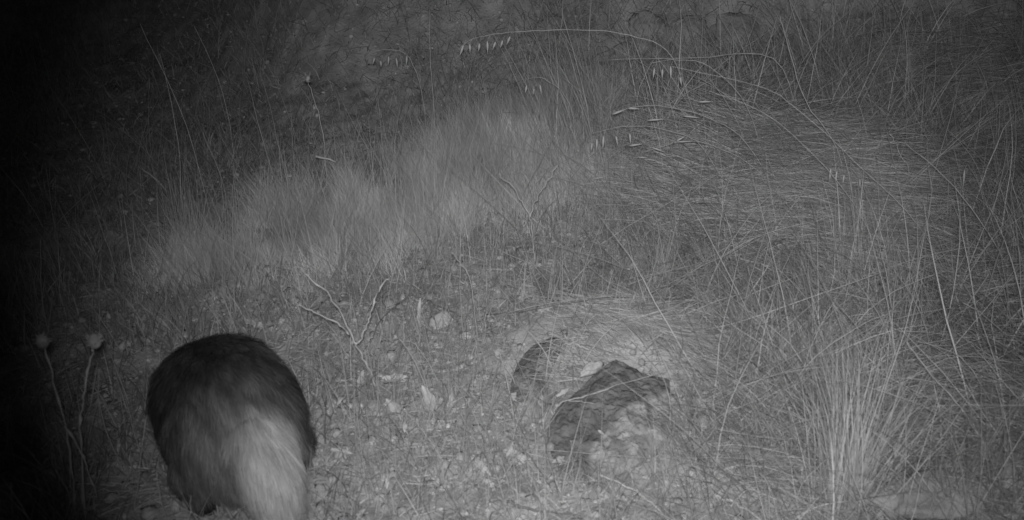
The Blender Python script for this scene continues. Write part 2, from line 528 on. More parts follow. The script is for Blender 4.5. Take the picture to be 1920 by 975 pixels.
# ---------------------------------------------------------------- stones
def stone(px, py, wpx, asp, label, dark=False, name='stone', flat=0.6, group='stones half buried in the earth', sink=0.35, rot=None):
    p = at(px, py)
    d = (p - Vector(EYE)).length
    r = wpx / F * d / 2
    bm = bmesh.new(); bmesh.ops.create_icosphere(bm, subdivisions=4, radius=1)
    off = Vector((px * 0.37, py * 0.71, 3.3))
    for v in bm.verts:
        c = v.co.copy()
        n1 = mnoise.noise(c * 1.1 + off); n2 = mnoise.noise(c * 2.7 + off); n3 = mnoise.noise(c * 7 + off)
        v.co = c * (1 + 0.34 * n1 + 0.20 * n2 + 0.08 * n3 + 0.04 * mnoise.noise(c * 15 + off))
        # broken facets
        for q in range(3):
            nn = Vector((math.sin(px + q * 2.1), math.cos(py * 1.3 + q), math.sin(q * 1.7 + px) * 0.8)).normalized()
            e = v.co.dot(nn) - 0.8
            if e > 0: v.co -= nn * e * 0.7
        v.co = Vector((v.co.x * r, v.co.y * r * asp, v.co.z * r * flat))
    me = bpy.data.meshes.new(name); bm.to_mesh(me); bm.free()
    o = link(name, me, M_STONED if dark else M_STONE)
    o.location = p + Vector((0, 0, r * flat * (0.5 - sink)))
    o.rotation_euler = (0, 0, (px * 0.013) % 3.1 if rot is None else rot)
    if py < 260: o.rotation_euler = (R(50), 0.1, 0); o.location = p + Vector((0, -1, 1)) * (r * flat * 0.1)
    return tag(o, label, 'stone', group)


def face_rock(outline, dark, base_px, slope, thick, bulge, ridge, name, label, light_amt, dark_amt):
    """rock with a broken face: the outline lies on a plane leaning back from the camera, with real thickness behind it"""
    p0 = np.array(at(*base_px)) + np.array([0, 0, 0.004])
    n = np.array([0.0, -math.sin(R(slope)), math.cos(R(slope))])
    def onp(px, py):
        d = ray(px, py); t = np.dot(p0 - EYE, n) / np.dot(d, n); return EYE + d * t
    ex = np.array([1.0, 0, 0]); ey = np.cross(n, ex)
    def uv(q): return ((q - p0) @ ex, (q - p0) @ ey)
    O = [Vector((*uv(onp(*q)), 0)) for q in outline]
    D = [uv(onp(*q)) for q in dark]
    O = smooth_path(O + [O[0]], 6)[:-1]
    O = np.array([[q.x, q.y] for q in O]); c = O.mean(0)
    M = len(O); rings = 60
    V = []; T = []
    for k in range(rings + 1):
        f = k / rings
        q = c + (O - c) * f
        jag = 1 + 0.02 * vn(q[:, 0], q[:, 1], 0.012, 61) * (f > 0.8)
        q = c + (q - c) * jag[:, None]
        h = bulge * (1 - f ** 4) + 0.014 * vn(q[:, 0], q[:, 1], 0.06, 62) + 0.007 * vn(q[:, 0], q[:, 1], 0.022, 63) + 0.006 * vn(q[:, 0], q[:, 1], 0.009, 64) + 0.004 * vn(q[:, 0], q[:, 1], 0.0045, 69)
        h = h - 0.9 * np.maximum(q @ np.array(ridge[:2]) - ridge[2], 0) * 0.5
        lump = np.abs(vn(q[:, 0] + q[:, 1] * 0.4, q[:, 1], 0.034, 71))
        sd0 = poly_dist(D, q[:, 0], q[:, 1])
        h = h + (0.016 * np.minimum(lump, 0.3) - 0.002) * sst(0.01, -0.02, sd0)
        V.append(p0 + q[:, :1] * ex + q[:, 1:] * ey + h[:, None] * n)
        sd = poly_dist(D, q[:, 0], q[:, 1]) + 0.020 * vn(q[:, 0], q[:, 1], 0.03, 65) + 0.008 * vn(q[:, 0], q[:, 1], 0.01, 66)
        m = sst(-0.006, 0.014, sd)
        T.append((light_amt * (0.72 + 1.3 * np.minimum(lump, 0.25) + 0.5 * vn(q[:, 0], q[:, 1], 0.012, 67)) * (1 - m) + dark_amt * (1 + 0.5 * vn(q[:, 0], q[:, 1], 0.02, 68)) * m))
    for back, sc in ((thick * 0.25, 1.01), (thick, 0.97)):
        q = c + (O - c) * sc
        V.append(p0 + q[:, :1] * ex + q[:, 1:] * ey + (-back * n + np.array([0, back * 0.3, 0])))
        T.append(T[-1] * 0.8)
    R_ = len(V)
    V = np.concatenate(V); T = np.concatenate(T)
    i = np.arange(M); Q = []
    for k in range(R_ - 1):
        Q.append(np.stack([k * M + i, k * M + (i + 1) % M, (k + 1) * M + (i + 1) % M, (k + 1) * M + i], 1))
    ROCKS.append((p0, n, ex, ey, [tuple(q) for q in O]))
    me = np_mesh(name, V - p0, np.concatenate(Q), T)
    o = link(name, me, M_ROCK); o.location = p0
    return tag(o, label, 'rock', 'rocks sticking out of the earth')


M_ROCK = mat('rock_face', 0.72, 1.2, 45, attr='tone', bump=0.9, bscale=110, detail=10)
face_rock([(1027, 830), (1031, 790), (1052, 757), (1088, 728), (1112, 702), (1150, 679), (1185, 688), (1212, 700), (1245, 705), (1256, 722),
           (1254, 770), (1258, 825), (1228, 852), (1175, 885), (1120, 905), (1078, 894), (1046, 872)],
          [(1000, 900), (1000, 740), (1060, 700), (1110, 690), (1150, 660), (1260, 690), (1275, 725), (1222, 742), (1186, 768), (1160, 800), (1128, 818),
           (1112, 850), (1118, 885), (1095, 905), (1060, 905)],
          (1140, 892), 17, 0.10, 0.010, (0.86, -0.5, 0.055), 'rock',
          'big rock with dark upper face and pale broken lower right side', 0.24, 0.125)
face_rock([(955, 748), (960, 712), (972, 678), (992, 654), (1025, 638), (1060, 632), (1068, 646), (1046, 668), (1032, 700), (1012, 748), (984, 758)],
          [(930, 770), (950, 660), (990, 630), (1075, 620), (1078, 650), (1028, 676), (995, 690), (976, 712), (968, 745), (962, 770)],
          (985, 752), 16, 0.07, 0.004, (0.9, -0.3, 0.2), 'rock',
          'small dark topped rock slab left of the big rock', 0.17, 0.115)
stone(985, 746, 56, 0.45, 'flat pale stone lying against the foot of the small rock slab', flat=0.4, rot=0.1)
stone(1110, 694, 56, 0.35, 'long pale stone along the upper left edge of the big rock', flat=0.45, rot=0.75, sink=0.2)
stone(1236, 838, 44, 0.8, 'knobbly pale stone at the lower right corner of the big rock', flat=0.5)
stone(828, 602, 50, 0.85, 'round pale stone on the bare ground below the leaning twigs')
stone(1168, 540, 34, 0.9, 'pale pebble on open soil above the arching straw')
stone(1310, 755, 44, 0.7, 'pale stone just right of the straw bent over the big rock', flat=0.5)
stone(1318, 792, 36, 0.8, 'pale stone right of the big rock, lower one of the pair there', flat=0.5)
stone(1285, 815, 30, 0.9, 'small stone between the big rock and the pale stones right of it', flat=0.5)
stone(592, 813, 24, 1.0, 'small bright stone close to the right flank of the badger')
stone(610, 790, 30, 0.8, 'dull stone right of the badger, just above the bright one', dark=True)
stone(600, 848, 22, 0.8, 'small stone right of the badger, just below the bright one')
stone(640, 855, 46, 0.5, 'flat stone sunk in the soil to the right of the badger', flat=0.4)
stone(590, 870, 16, 0.9, 'tiny pale stone close against the badger fur')
stone(625, 897, 14, 0.9, 'tiny pale stone below the flat sunken stone')
stone(928, 412, 26, 0.7, 'small pale stone at the foot of the fine grass')
stone(935, 660, 20, 1.0, 'small pale stone left of the small rock slab')
stone(560, 575, 36, 0.5, 'flat pale stone behind the tip of the forked dry branch', flat=0.4)
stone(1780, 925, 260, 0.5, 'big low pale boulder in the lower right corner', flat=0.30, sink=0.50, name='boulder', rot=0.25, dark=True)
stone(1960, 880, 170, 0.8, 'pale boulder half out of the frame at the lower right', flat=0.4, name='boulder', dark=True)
for (x_, y_, w_, l_) in ((1385, 62, 95, 'broad pale stone high in the bank near the top edge'),
                         (1300, 55, 60, 'pale stone in the bank left of the broad pale one'),
                         (1215, 50, 70, 'pale stone in the bank, leftmost of the top row of stones'),
                         (1125, 140, 62, 'dull pale stone in the bank under the long level straw'),
                         (1040, 45, 46, 'small stone in the bank at the top centre'),
                         (1330, 105, 54, 'stone in the bank under the broad pale one'),
                         (1690, 135, 130, 'dim broad stone in the dark bank at the upper right'),
                         (1855, 110, 110, 'dim stone in the upper right corner of the bank'),
                         (1560, 190, 44, 'small dim stone in the bank above the tangled grass'),
                         (1170, 95, 40, 'small stone in the bank just above the level straw')):
    stone(x_, y_, w_, 0.8, l_, dark=True, flat=0.3, sink=0.66, group='stones set in the bank')


# ---------------------------------------------------------------- fallen leaves and pale upright leaves
def leaf(px, py, lpx, wpx, ang, label, name='withered_leaf', lift=0.010, up=False):
    """withered curled leaf, px long, angle in the image plane of the ground"""
    p = at(px, py); d = (p - Vector(EYE)).length
    L = lpx / F * d; W = wpx / F * d
    bm = bmesh.new(); n = 10; m = 4; grid = []
    for i in range(n + 1):
        t = i / n; w_ = W * 0.5 * (math.sin(math.pi * min(t * 0.93 + 0.05, 1)) ** 0.8) * (1 + 0.2 * math.sin(px + i * 1.9))
        row = []
        for j in range(-m, m + 1):
            s = j / m
            z = 0.35 * W * s * s + 0.12 * L * math.sin(t * 3.0 + px) + 0.1 * W * math.sin(i * 1.3 + j * 2 + px)
            row.append(bm.verts.new((t * L - L / 2, s * w_, z)))
        grid.append(row)
    for i in range(n):
        for j in range(2 * m):
            bm.faces.new((grid[i][j], grid[i + 1][j], grid[i + 1][j + 1], grid[i][j + 1]))
    me = bpy.data.meshes.new(name); bm.to_mesh(me); bm.free()
    o = link(name, me, M_LEAF)
    sm = o.modifiers.new('thickness', 'SOLIDIFY'); sm.thickness = 0.0006
    if up:
        o.rotation_euler = (R(65), R(-ang), 0); o.location = p + Vector((0, 0, L * 0.45))
    else:
        o.rotation_euler = (R(28), 0.1, R(ang)); o.location = p + Vector((0, 0, lift))
    return tag(o, label, 'leaf', 'withered leaves on the soil')


leaf(804, 768, 60, 18, -70, 'curled withered leaf standing beside the pale forked stalk left of the rocks', up=True)
leaf(742, 785, 56, 16, -55, 'withered leaf with a thin stalk left of the curled leaf', up=True)
leaf(845, 770, 54, 10, 82, 'narrow withered leaf right of the curled leaf', up=True)
leaf(792, 612, 66, 8, 90, 'slim upright pale leaf left of the round stone', up=True)
leaf(740, 717, 46, 14, 5, 'pale flat leaf lying where the forked branch meets the ground')
leaf(905, 885, 50, 12, -50, 'pale crumpled leaf on the ground at the bottom centre')
leaf(958, 858, 38, 14, 80, 'small pale leaf on a thin stalk near the bottom centre', up=True)
leaf(680, 722, 34, 12, 80, 'small folded leaf left of the flat pale leaf', up=True)
leaf(640, 855, 46, 9, -15, 'light strip of leaf lying on the soil right of the badger')
leaf(835, 828, 26, 9, -60, 'tiny pale leaf lying below the curled leaf')
leaf(920, 915, 26, 10, -40, 'tiny pale leaf below the crumpled leaf')
leaf(1126, 818, 12, 4, -40, 'little pale leaf caught on the dark face of the big rock')
leaf(1050, 872, 36, 12, 30, 'pale torn leaf at the lower left foot of the big rock')
leaf(1410, 940, 44, 14, 10, 'pale leaf lying by the crooked twigs at the bottom right')
leaf(1055, 745, 30, 8, 45, 'pale scrap of leaf at the left edge of the big rock')
leaf(1650, 700, 44, 12, 75, 'pale leaf standing among the grass at the lower right', up=True)
leaf(490, 620, 26, 12, 20, 'small bright leaf on the ground behind the badger, right one of two')
leaf(472, 612, 20, 10, -20, 'small bright leaf on the ground behind the badger, left one of two')


# ---------------------------------------------------------------- stalks and twigs traced at their own place
def stalk3(paths, base, m, label, cat, name, r0, r1, knots=0.0, group=None, parts='stem'):
    """paths: list of lists of 3d points. first is the main stem. one thing, branches are child parts"""
    o = empty(name, base)
    for i, pts in enumerate(paths):
        bm = bmesh.new()
        sp = smooth_path(pts, 5)
        jr = random.Random(len(label) * 31 + i)
        sp = [sp[0]] + [p + Vector((jr.uniform(-1, 1), jr.uniform(-1, 1), jr.uniform(-1, 1))) * r0 * 1.1 for p in sp[1:]]
        tube_bm(bm, sp, r0 if i == 0 else r0 * 0.8, r1, 6, knots)
        nm = parts if i == 0 else 'side_branch'
        c = bm_obj(nm, bm, m, None)
        c.parent = o
        c.data.transform(Matrix.Translation(-Vector(base)))
    return tag(o, label, cat, group)


def up_path(pix, base_y, dys=None):
    n = len(pix)
    return [P(a, b, base_y + (dys[i] if dys else 0)) for i, (a, b) in enumerate(pix)]


def standing(pixlists, label, cat='stalk', name='dry_stalk', m=None, rpx=2.2, knots=0.0, lean=0.0, group='dry stalks', dy=0.0):
    """first list runs from the base (on the ground) up; the others branch off it at the same distance"""
    b = at(*pixlists[0][0]) + Vector((0, 0, -0.005))
    d = (b - Vector(EYE)).length
    paths = []
    y0 = b.y
    for pl in pixlists:
        pts = []
        for i, (a, c) in enumerate(pl):
            ht = (pixlists[0][0][1] - c) / F * d
            q = P(a, c, y0 + lean * ht + dy * 0)
            gz = float(terrain(q.x, q.y)) + 0.003
            if q.z < gz and (i or pl is not pixlists[0]): q = at(a, c) + Vector((0, -0.004, 0.006))
            pts.append(q)
        paths.append(pts)
    paths[0][0] = b
    r = rpx * 0.66 / F * d / 2
    return stalk3(paths, b, m or M_STEM, label, cat, name, r, r * 0.4, knots, group)


def lying(pixlists, label, cat='straw', name='fallen_straw', m=None, rpx=2.2, lift=0.012, knots=0.0, group='fallen straws', arch=0.0):
    paths = []
    for pl in pixlists:
        pts = []
        n = len(pl)
        for i, (a, c) in enumerate(pl):
            h = lift + arch * math.sin(math.pi * i / max(n - 1, 1))
            g = at(a, c); dvec = (Vector(EYE) - g).normalized()
            pts.append(g + dvec * (h / max(dvec.z, 0.25)))
        paths.append(pts)
    b = paths[0][0].copy()
    d = (b - Vector(EYE)).length
    r = rpx * 0.72 / F * d / 2
    return stalk3(paths, b, m or M_STEM, label, cat, name, r, r * 0.5, knots, group, parts='stem' if len(paths) > 1 else 'stem')


standing([[(708, 726), (697, 705), (682, 672), (665, 640), (640, 590), (612, 548), (575, 515)],
          [(665, 642), (675, 638), (688, 610), (695, 580), (708, 550), (726, 522)],
          [(655, 628), (638, 610), (600, 590), (560, 572)]],
         'pale knobbly forked branch standing in front of the fine grass, right of the badger', 'branch', 'dry_branch', rpx=7.5, knots=0.5, lean=-0.2, group='dry branches')
standing([[(680, 660), (715, 600), (745, 570), (772, 550)], [(715, 600), (700, 570), (672, 548)]],
         'thin dark twig leaning behind the pale forked branch', 'twig', 'dry_twig', M_STEMD, rpx=4, knots=0.2, group='dry twigs')
lying([[(772, 553), (800, 563), (835, 578), (862, 592)]], 'short dark twig lying between the leaning twig and the round stone', 'twig', 'dry_twig', M_STEMD, rpx=4.5, group='dry twigs', lift=0.02)
standing([[(1006, 492), (1000, 460), (994, 410), (985, 390), (965, 358), (935, 325)],
          [(994, 408), (1000, 385), (1015, 358), (1030, 335), (1046, 310)]],
         'slender forked twig standing before the fine grass at the centre', 'branch', 'dry_branch', rpx=6, knots=0.4, lean=-0.1, group='dry branches')
lying([[(1120, 890 + 0), (1160, 905)][::-1] + [(1185, 917), (1215, 937), (1255, 975), (1290, 1010)]], 'knobbly pale twig running out of the frame below the big rock', 'twig', 'dry_twig', rpx=6, knots=0.5, group='dry twigs')
standing([[(1440, 1000), (1443, 930), (1438, 905), (1422, 885)]], 'crooked pale twig rising at the bottom edge right of centre', 'twig', 'dry_twig', rpx=5, knots=0.3, group='dry twigs')
lying([[(1370, 950), (1395, 920), (1425, 897), (1458, 875)]], 'pale twig slanting across the crooked one at the bottom edge', 'twig', 'dry_twig', rpx=5, knots=0.4, group='dry twigs', lift=0.03)
lying([[(1105, 657), (1090, 650), (1073, 643), (1060, 632), (1062, 616), (1054, 602)],
       [(1073, 643), (1084, 634), (1083, 620), (1077, 618)],
       [(1073, 643), (1055, 647), (1040, 655), (1034, 668)],
       [(1060, 632), (1056, 622), (1050, 618)]],
      'pale branching root shaped like an antler between the two rocks', 'root', 'bare_root', rpx=5.5, lift=0.03, knots=0.3, group='bare roots')
lying([[(1038, 772), (1050, 757), (1065, 750), (1105, 741), (1150, 725), (1205, 708), (1250, 697)],
       [(1065, 750), (1100, 742), (1145, 728)], [(1065, 750), (1090, 753), (1116, 757)]],
      'pale forked straw lying across the face of the big rock', rpx=3.2, lift=0.02)
lying([[(985, 843), (1040, 845), (1120, 852), (1190, 857), (1255, 860)]], 'long level straw across the lower part of the big rock', rpx=2, lift=0.012)
standing([[(1262, 870), (1257, 800), (1253, 735), (1232, 690), (1185, 640), (1135, 607), (1095, 590)]],
         'pale straw bent over the right edge of the big rock', 'straw', 'bent_straw', rpx=3.2, lean=0.9, group='bent straws')
standing([[(1075, 918), (1073, 870), (1070, 825)]], 'short thin stalk standing in front of the big rock', rpx=2.6, lean=0)
standing([[(1332, 935), (1315, 900), (1295, 865)]], 'short leaning stalk right of the big rock near the bottom', rpx=4)
lying([[(1068, 955), (1090, 930), (1120, 896)]], 'straight straw slanting up to the lower edge of the big rock', rpx=3)
lying([[(912, 590), (985, 583), (1080, 566), (1160, 558), (1240, 562), (1290, 578)]], 'long dark arching straw above both rocks', m=M_STEMD, rpx=2.6, arch=0.04)
lying([[(915, 597), (1000, 575), (1090, 560), (1170, 553), (1280, 572)]], 'long pale arching straw just above the dark one', rpx=2.2, arch=0.05)
lying([[(925, 465), (1010, 500), (1065, 528), (1120, 556)]], 'straight stalk slanting down to the right over the soil at the centre', rpx=3, lift=0.02)
standing([[(872, 655), (866, 600), (862, 520), (864, 425)]], 'tall thin upright stalk right of the round stone', rpx=2.6)
standing([[(898, 640), (890, 590), (880, 520), (862, 492), (846, 472)]], 'curved stalk bending left beside the tall thin upright one', rpx=3.2)
standing([[(820, 800), (800, 730), (765, 655), (748, 636)]], 'curved bare stalk bending left above the curled leaf', rpx=3)
standing([[(824, 720), (808, 690), (785, 652), (768, 640), (748, 640)]], 'pale hooked stalk below the upright pale leaf', rpx=3)
standing([[(968, 718), (950, 690), (930, 668)]], 'short pale stick slanting beside the small rock slab', rpx=4)
standing([[(955, 975), (958, 920), (957, 865)]], 'thin upright stalk at the bottom centre under a small leaf', rpx=2.6)
standing([[(1042, 925), (1010, 880), (945, 800)][:2] + [(985, 845), (935, 805)]], 'dark straight stalk leaning left of the big rock', m=M_STEMD, rpx=3)
standing([[(1395, 575), (1388, 560), (1378, 530), (1366, 500)]], 'short pale upright stalk at the left edge of the long grass', rpx=4, name='dry_stalk')
lying([[(1368, 570), (1410, 585), (1455, 622), (1500, 690)]], 'pale bent straw sloping down into the grass clump', rpx=3.6, lift=0.06)
lying([[(1270, 700), (1330, 790), (1370, 860)]], 'thin straw leaning over the pale stones right of the big rock', rpx=2.2, lift=0.04)
standing([[(1860, 860), (1820, 795), (1785, 745), (1745, 700), (1700, 640)]], 'thick pale stem slanting through the grass at the lower right', rpx=5, lean=0.2)
standing([[(1880, 800), (1850, 740), (1800, 670), (1720, 640)]], 'bent stem behind the thick pale one at the lower right', rpx=3, lean=0.2)
standing([[(1600, 975), (1640, 900), (1690, 830)], [(1640, 900), (1610, 910)]], 'forked twig leaning right at the foot of the grass clump', 'twig', 'dry_twig', rpx=4, group='dry twigs')
standing([[(1740, 400), (1725, 360), (1705, 320), (1690, 290), (1670, 250)]], 'pale thick stalk in the dim grass at the right', rpx=5)
standing([[(1640, 412), (1668, 392), (1702, 368)]], 'short pale twig leaning right under the thick stalk', 'twig', 'dry_twig', rpx=4, group='dry twigs')
standing([[(1505, 330), (1490, 290), (1478, 262), (1450, 230)]], 'pale upright stalk rising from the matted grass mound', rpx=4)
standing([[(1590, 400), (1570, 280), (1510, 190), (1478, 90), (1462, 30)]], 'tall curved stem reaching the top edge right of centre', rpx=3)
standing([[(1800, 560), (1720, 420), (1600, 300), (1490, 200), (1420, 160), (1260, 125)]], 'long thin stem arching left from the dim grass', rpx=2, lean=0.2)
standing([[(1920, 560), (1860, 450), (1790, 350), (1700, 270)]], 'long diagonal stem crossing the dark right edge', rpx=3, lean=0.2)
standing([[(1680, 560), (1600, 380), (1460, 230), (1330, 170)]], 'long stem bowed over the matted grass mound', rpx=2, lean=0.1)
standing([[(820, 330), (812, 180), (806, 100), (806, 20)]], 'single tall hair thin stalk reaching the top edge', rpx=2)
standing([[(850, 690), (845, 740), (838, 790)][::-1]], 'short upright stalk behind the narrow withered leaf', rpx=3)
standing([[(725, 510), (720, 492), (708, 490), (690, 498)]], 'small hooked pale sprig at the foot of the fine grass, left one', 'sprig', 'dry_sprig', rpx=3.2, group='dry sprigs')
standing([[(752, 518), (750, 498), (762, 490), (780, 488)]], 'small hooked pale sprig at the foot of the fine grass, right one', 'sprig', 'dry_sprig', rpx=3.2, group='dry sprigs')
standing([[(780, 490), (781, 455), (782, 435)]], 'short straight pale sprig in the grass edge above the hooked ones', 'sprig', 'dry_sprig', rpx=2.6, group='dry sprigs')
lying([[(590, 710), (640, 750), (690, 800), (760, 850)]], 'dark thin stick lying on the soil right of the badger', 'twig', 'dry_twig', M_STEMD, rpx=4, group='dry twigs')
lying([[(950, 940), (1000, 955), (1080, 968)], ], 'dark stick half buried at the bottom edge below the big rock', 'twig', 'dry_twig', M_STEMD, rpx=8, group='dry twigs')
standing([[(610, 380), (612, 340), (609, 290), (603, 240), (590, 190), (578, 156)]], 'x', rpx=3.4, name='dry_flower', cat='dry flower', group=None)
dry_flower = [o for o in bpy.data.objects if o.name == 'dry_flower'][0]
tag(dry_flower, 'tall dry flower stem with a star shaped head standing in the dark upper left', 'dry flower')


def seed_head(parent, c, r, spikes=16, long=1.9, body_r=None, droop=0.0):
    """bristly dry head: round core with bracts and bristles around it"""
    bm = bmesh.new()
    bmesh.ops.create_icosphere(bm, subdivisions=2, radius=body_r or r * 0.62)
    for v in bm.verts: v.co.z *= 1.35
    me_o = Vector(parent.location)
    bmesh.ops.translate(bm, verts=bm.verts, vec=c - me_o)
    h = bm_obj('seed_head', bm, M_HEAD, parent)
    bm = bmesh.new()
    rr = random.Random(int(c.x * 1e4))
    for i in range(spikes):
        a = 2 * math.pi * i / spikes * 2.4; e = rr.uniform(-0.5, 1.35)
        d = Vector((math.cos(a) * math.cos(e), math.sin(a) * math.cos(e), math.sin(e)))
        p = c - me_o + d * r * 0.5
        tube_bm(bm, [p, p + d * r * long * 0.5, p + d * r * long * 0.8 + Vector((0, 0, r * 0.2))], r * 0.14, r * 0.02, 4)
    bm_obj('bracts', bm, M_HEAD, h)
    return h


hy = at(610, 380).y
seed_head(dry_flower, P(577, 148, hy), 0.013, 14, long=1.4)
bm = bmesh.new(); lp = [P(a, b, hy - 0.004) - dry_flower.location for a, b in ((592, 293), (604, 296), (616, 298), (630, 304))]
tube_bm(bm, lp, 0.0045, 0.002, 5); bm_obj('leaf', bm, M_LEAF, dry_flower)

# two dry thistles in the dark at the lower left, close to the camera
def thistle(pix, headpx, label, side=(), rpx=6, r=0.012):
    standing([pix] + list(side), label, 'thistle', 'dry_thistle', rpx=rpx, knots=0.9, lean=-0.05, group='dry thistles beside the badger')
    o = [q for q in bpy.data.objects if q.get('label') == label][0]
    y0 = at(*pix[0]).y
    ht = (pix[0][1] - headpx[1]) / F * (Vector(at(*pix[0])) - Vector(EYE)).length
    seed_head(o, P(headpx[0], headpx[1], y0 - 0.05 * ht), r, 26, long=0.95, body_r=r * 0.85)
    return o

thistle([(140, 975), (135, 880), (120, 790), (98, 700), (80, 650)], (79, 640), 'dry thistle with a round bristly head, leftmost at the lower left', side=[[(120, 800), (150, 840), (165, 880), (184, 935)]])
thistle([(158, 985), (150, 820), (155, 760), (160, 715), (172, 665), (178, 650)], (177, 640), 'dry thistle with a bristly head, right one nearer the badger')
standing([[(240, 900), (190, 780), (185, 700)]], 'thin weed stem between the thistles and the badger', rpx=3)
standing([[(250, 960), (262, 880), (268, 820)]], 'thin stem close to the left flank of the badger', rpx=3)
standing([[(325, 1010), (305, 950), (293, 890)]], 'pale stem in front of the badger, left one of two', rpx=3.4)
standing([[(352, 1010), (356, 960), (357, 930)]], 'pale stem in front of the badger, right one of two', rpx=4.5)
standing([[(22, 1000), (22, 950), (20, 905)]], 'short pale stem in the bottom left corner', rpx=3.5)
standing([[(120, 990), (132, 930), (130, 880)], [(132, 930), (112, 890)]], 'forked pale stem in front of the thistles', rpx=3.5)
standing([[(90, 620), (78, 560), (77, 450)]], 'faint tall stalk behind the leftmost thistle', rpx=3)
standing([[(138, 572), (130, 545)], [(138, 572), (143, 548)]], 'small pale forked sprig in the dark at the left', 'sprig', 'dry_sprig', rpx=3, group='dry sprigs')
for i, (a_, b_, l_) in enumerate((((340, 440), (300, 100), 'leftmost of the tall faint grass stalks in the dark'),
                                  ((400, 430), (262, 45), 'second from the left of the tall faint grass stalks in the dark'),
                                  ((430, 450), (380, 250), 'shorter faint grass stalk among the tall ones in the dark'),
                                  ((440, 300), (365, 50), 'rightmost of the tall faint grass stalks in the dark'))):
    mid = ((a_[0] * 0.55 + b_[0] * 0.45) + 12, a_[1] * 0.5 + b_[1] * 0.5)
    standing([[a_, mid, b_]], l_, rpx=2, group='tall faint stalks in the dark')


# wild oats: stem with hanging spikelets
def oats(stem, spk, label, lean=-0.15, rpx=2.2, slen=27, hang=True, wide=5.0, group='wild oat stalks'):
    standing([stem], label, 'wild oat', 'wild_oat', rpx=rpx, lean=lean, group=group)
    o = [q for q in bpy.data.objects if q.get('label') == label][0]
    b = at(*stem[0]); d = (b - Vector(EYE)).length
    for (a, c, ang) in spk:
        ht = (stem[0][1] - c) / F * d
        y = b.y + lean * ht - 0.004
        k_ = 0.75 + 0.5 * ((a * 7.3 + c * 3.1) % 1.0); ang += ((a * 3.7 + c) % 1.0 - 0.5) * 22
        dx = math.cos(R(ang)) * slen * k_ / 2; dy = -math.sin(R(ang)) * slen * k_ / 2
        p = P(a - dx, c - dy, y); q = P(a + dx, c + dy, y + 0.004)
        gz = float(terrain(p.x, p.y)) + 0.01
        if p.z < gz: p.z = gz
        bm = bmesh.new()
        spindle(bm, p - b, q - b, wide * 0.85 / F * d / 2)
        # hair thin pedicel up to the stem
        n_ = min(((P(s0, s1, y) - b) - (p - b)).length for s0, s1 in stem)
        top = P(a - dx + 4, c - dy - 9, y) - b
        tube_bm(bm, [top, p - b], 0.0004, 0.0004, 4)
        bm_obj('spikelet', bm, M_HUSK, o)
    for c_ in o.children:
        if c_.name.startswith('stem'): pass
    return o


oats([(1330, 300), (1290, 180), (1250, 95), (1180, 66), (1100, 56), (1000, 58), (930, 64), (880, 76), (860, 95)],
     [(865, 92, -110), (881, 88, -92), (898, 86, -100), (914, 86, -95), (926, 83, -105), (940, 80, -98), (953, 73, -104), (990, 165, -95)][:7],
     'wild oat arching along the top edge with hanging spikelets', slen=22)
oats([(1400, 420), (1320, 280), (1255, 245), (1180, 236), (1110, 250)],
     [(1109, 274, -94), (1119, 270, -88), (1131, 265, -98), (1157, 262, -88), (1182, 258, -84), (1194, 268, 2)],
     'wild oat with five upright hanging spikelets before the fine grass', slen=24)
oats([(1440, 330), (1400, 200), (1330, 125), (1270, 112), (1220, 118)],
     [(1226, 135, -92), (1242, 136, -90), (1258, 134, -92), (1277, 150, -88)],
     'wild oat with four small spikelets under the long level straw', slen=24)
oats([(1480, 400), (1400, 270), (1330, 222), (1250, 200), (1190, 200), (1146, 213)],
     [(1162, 206, 22), (1190, 200, 8), (1232, 221, 6), (1300, 216, 4), (1325, 187, 2)],
     'wild oat with level spikelets bowing left over the fine grass', slen=34, wide=4.5)
oats([(1500, 420), (1420, 320), (1340, 275), (1280, 265), (1210, 285)],
     [(1236, 278, -14), (1206, 292, 4), (1285, 262, 2), (1278, 256, 28)],
     'wild oat with four level spikelets, nearest to the matted mound', slen=28, wide=4.5)
oats([(1460, 370), (1380, 330), (1280, 325), (1200, 328), (1120, 352), (1040, 380)],
     [(1126, 330, 18), (1158, 340, 12)],
     'wild oat lying low with two pale spikelets', slen=26, lean=-0.5)
oats([(1640, 480), (1630, 380), (1600, 320), (1560, 310)],
     [(1557, 326, -105), (1568, 330, -102), (1582, 334, -98), (1613, 342, -80)],
     'wild oat with four spikelets right of the matted mound', slen=26)
oats([(1850, 450), (1840, 360), (1815, 310)], [(1808, 334, -97)], 'wild oat with a single pale spikelet in the dark right', slen=34)
oats([(800, 260), (790, 170), (760, 100), (700, 95)], [(700, 112, -95), (714, 118, -92), (728, 112, -96), (744, 116, -90), (762, 112, -92)],
     'dim wild oat with small spikelets in the upper left dark', slen=18)
oats([(1080, 320), (1070, 200), (1020, 148), (985, 150)], [(986, 165, -95), (1000, 170, -90), (1014, 166, -88)],
     'wild oat in the fan of long blades at the upper centre', slen=20)
oats([(1500, 230), (1450, 110), (1300, 109), (1140, 112)], [], 'long level straw crossing the upper centre of the bank', lean=-0.05, rpx=2.6)
o = [q for q in bpy.data.objects if q.get('label') == 'long level straw crossing the upper centre of the bank'][0]; o['category'] = 'straw'; o.name = 'bent_straw'; o['group'] = 'bent straws'


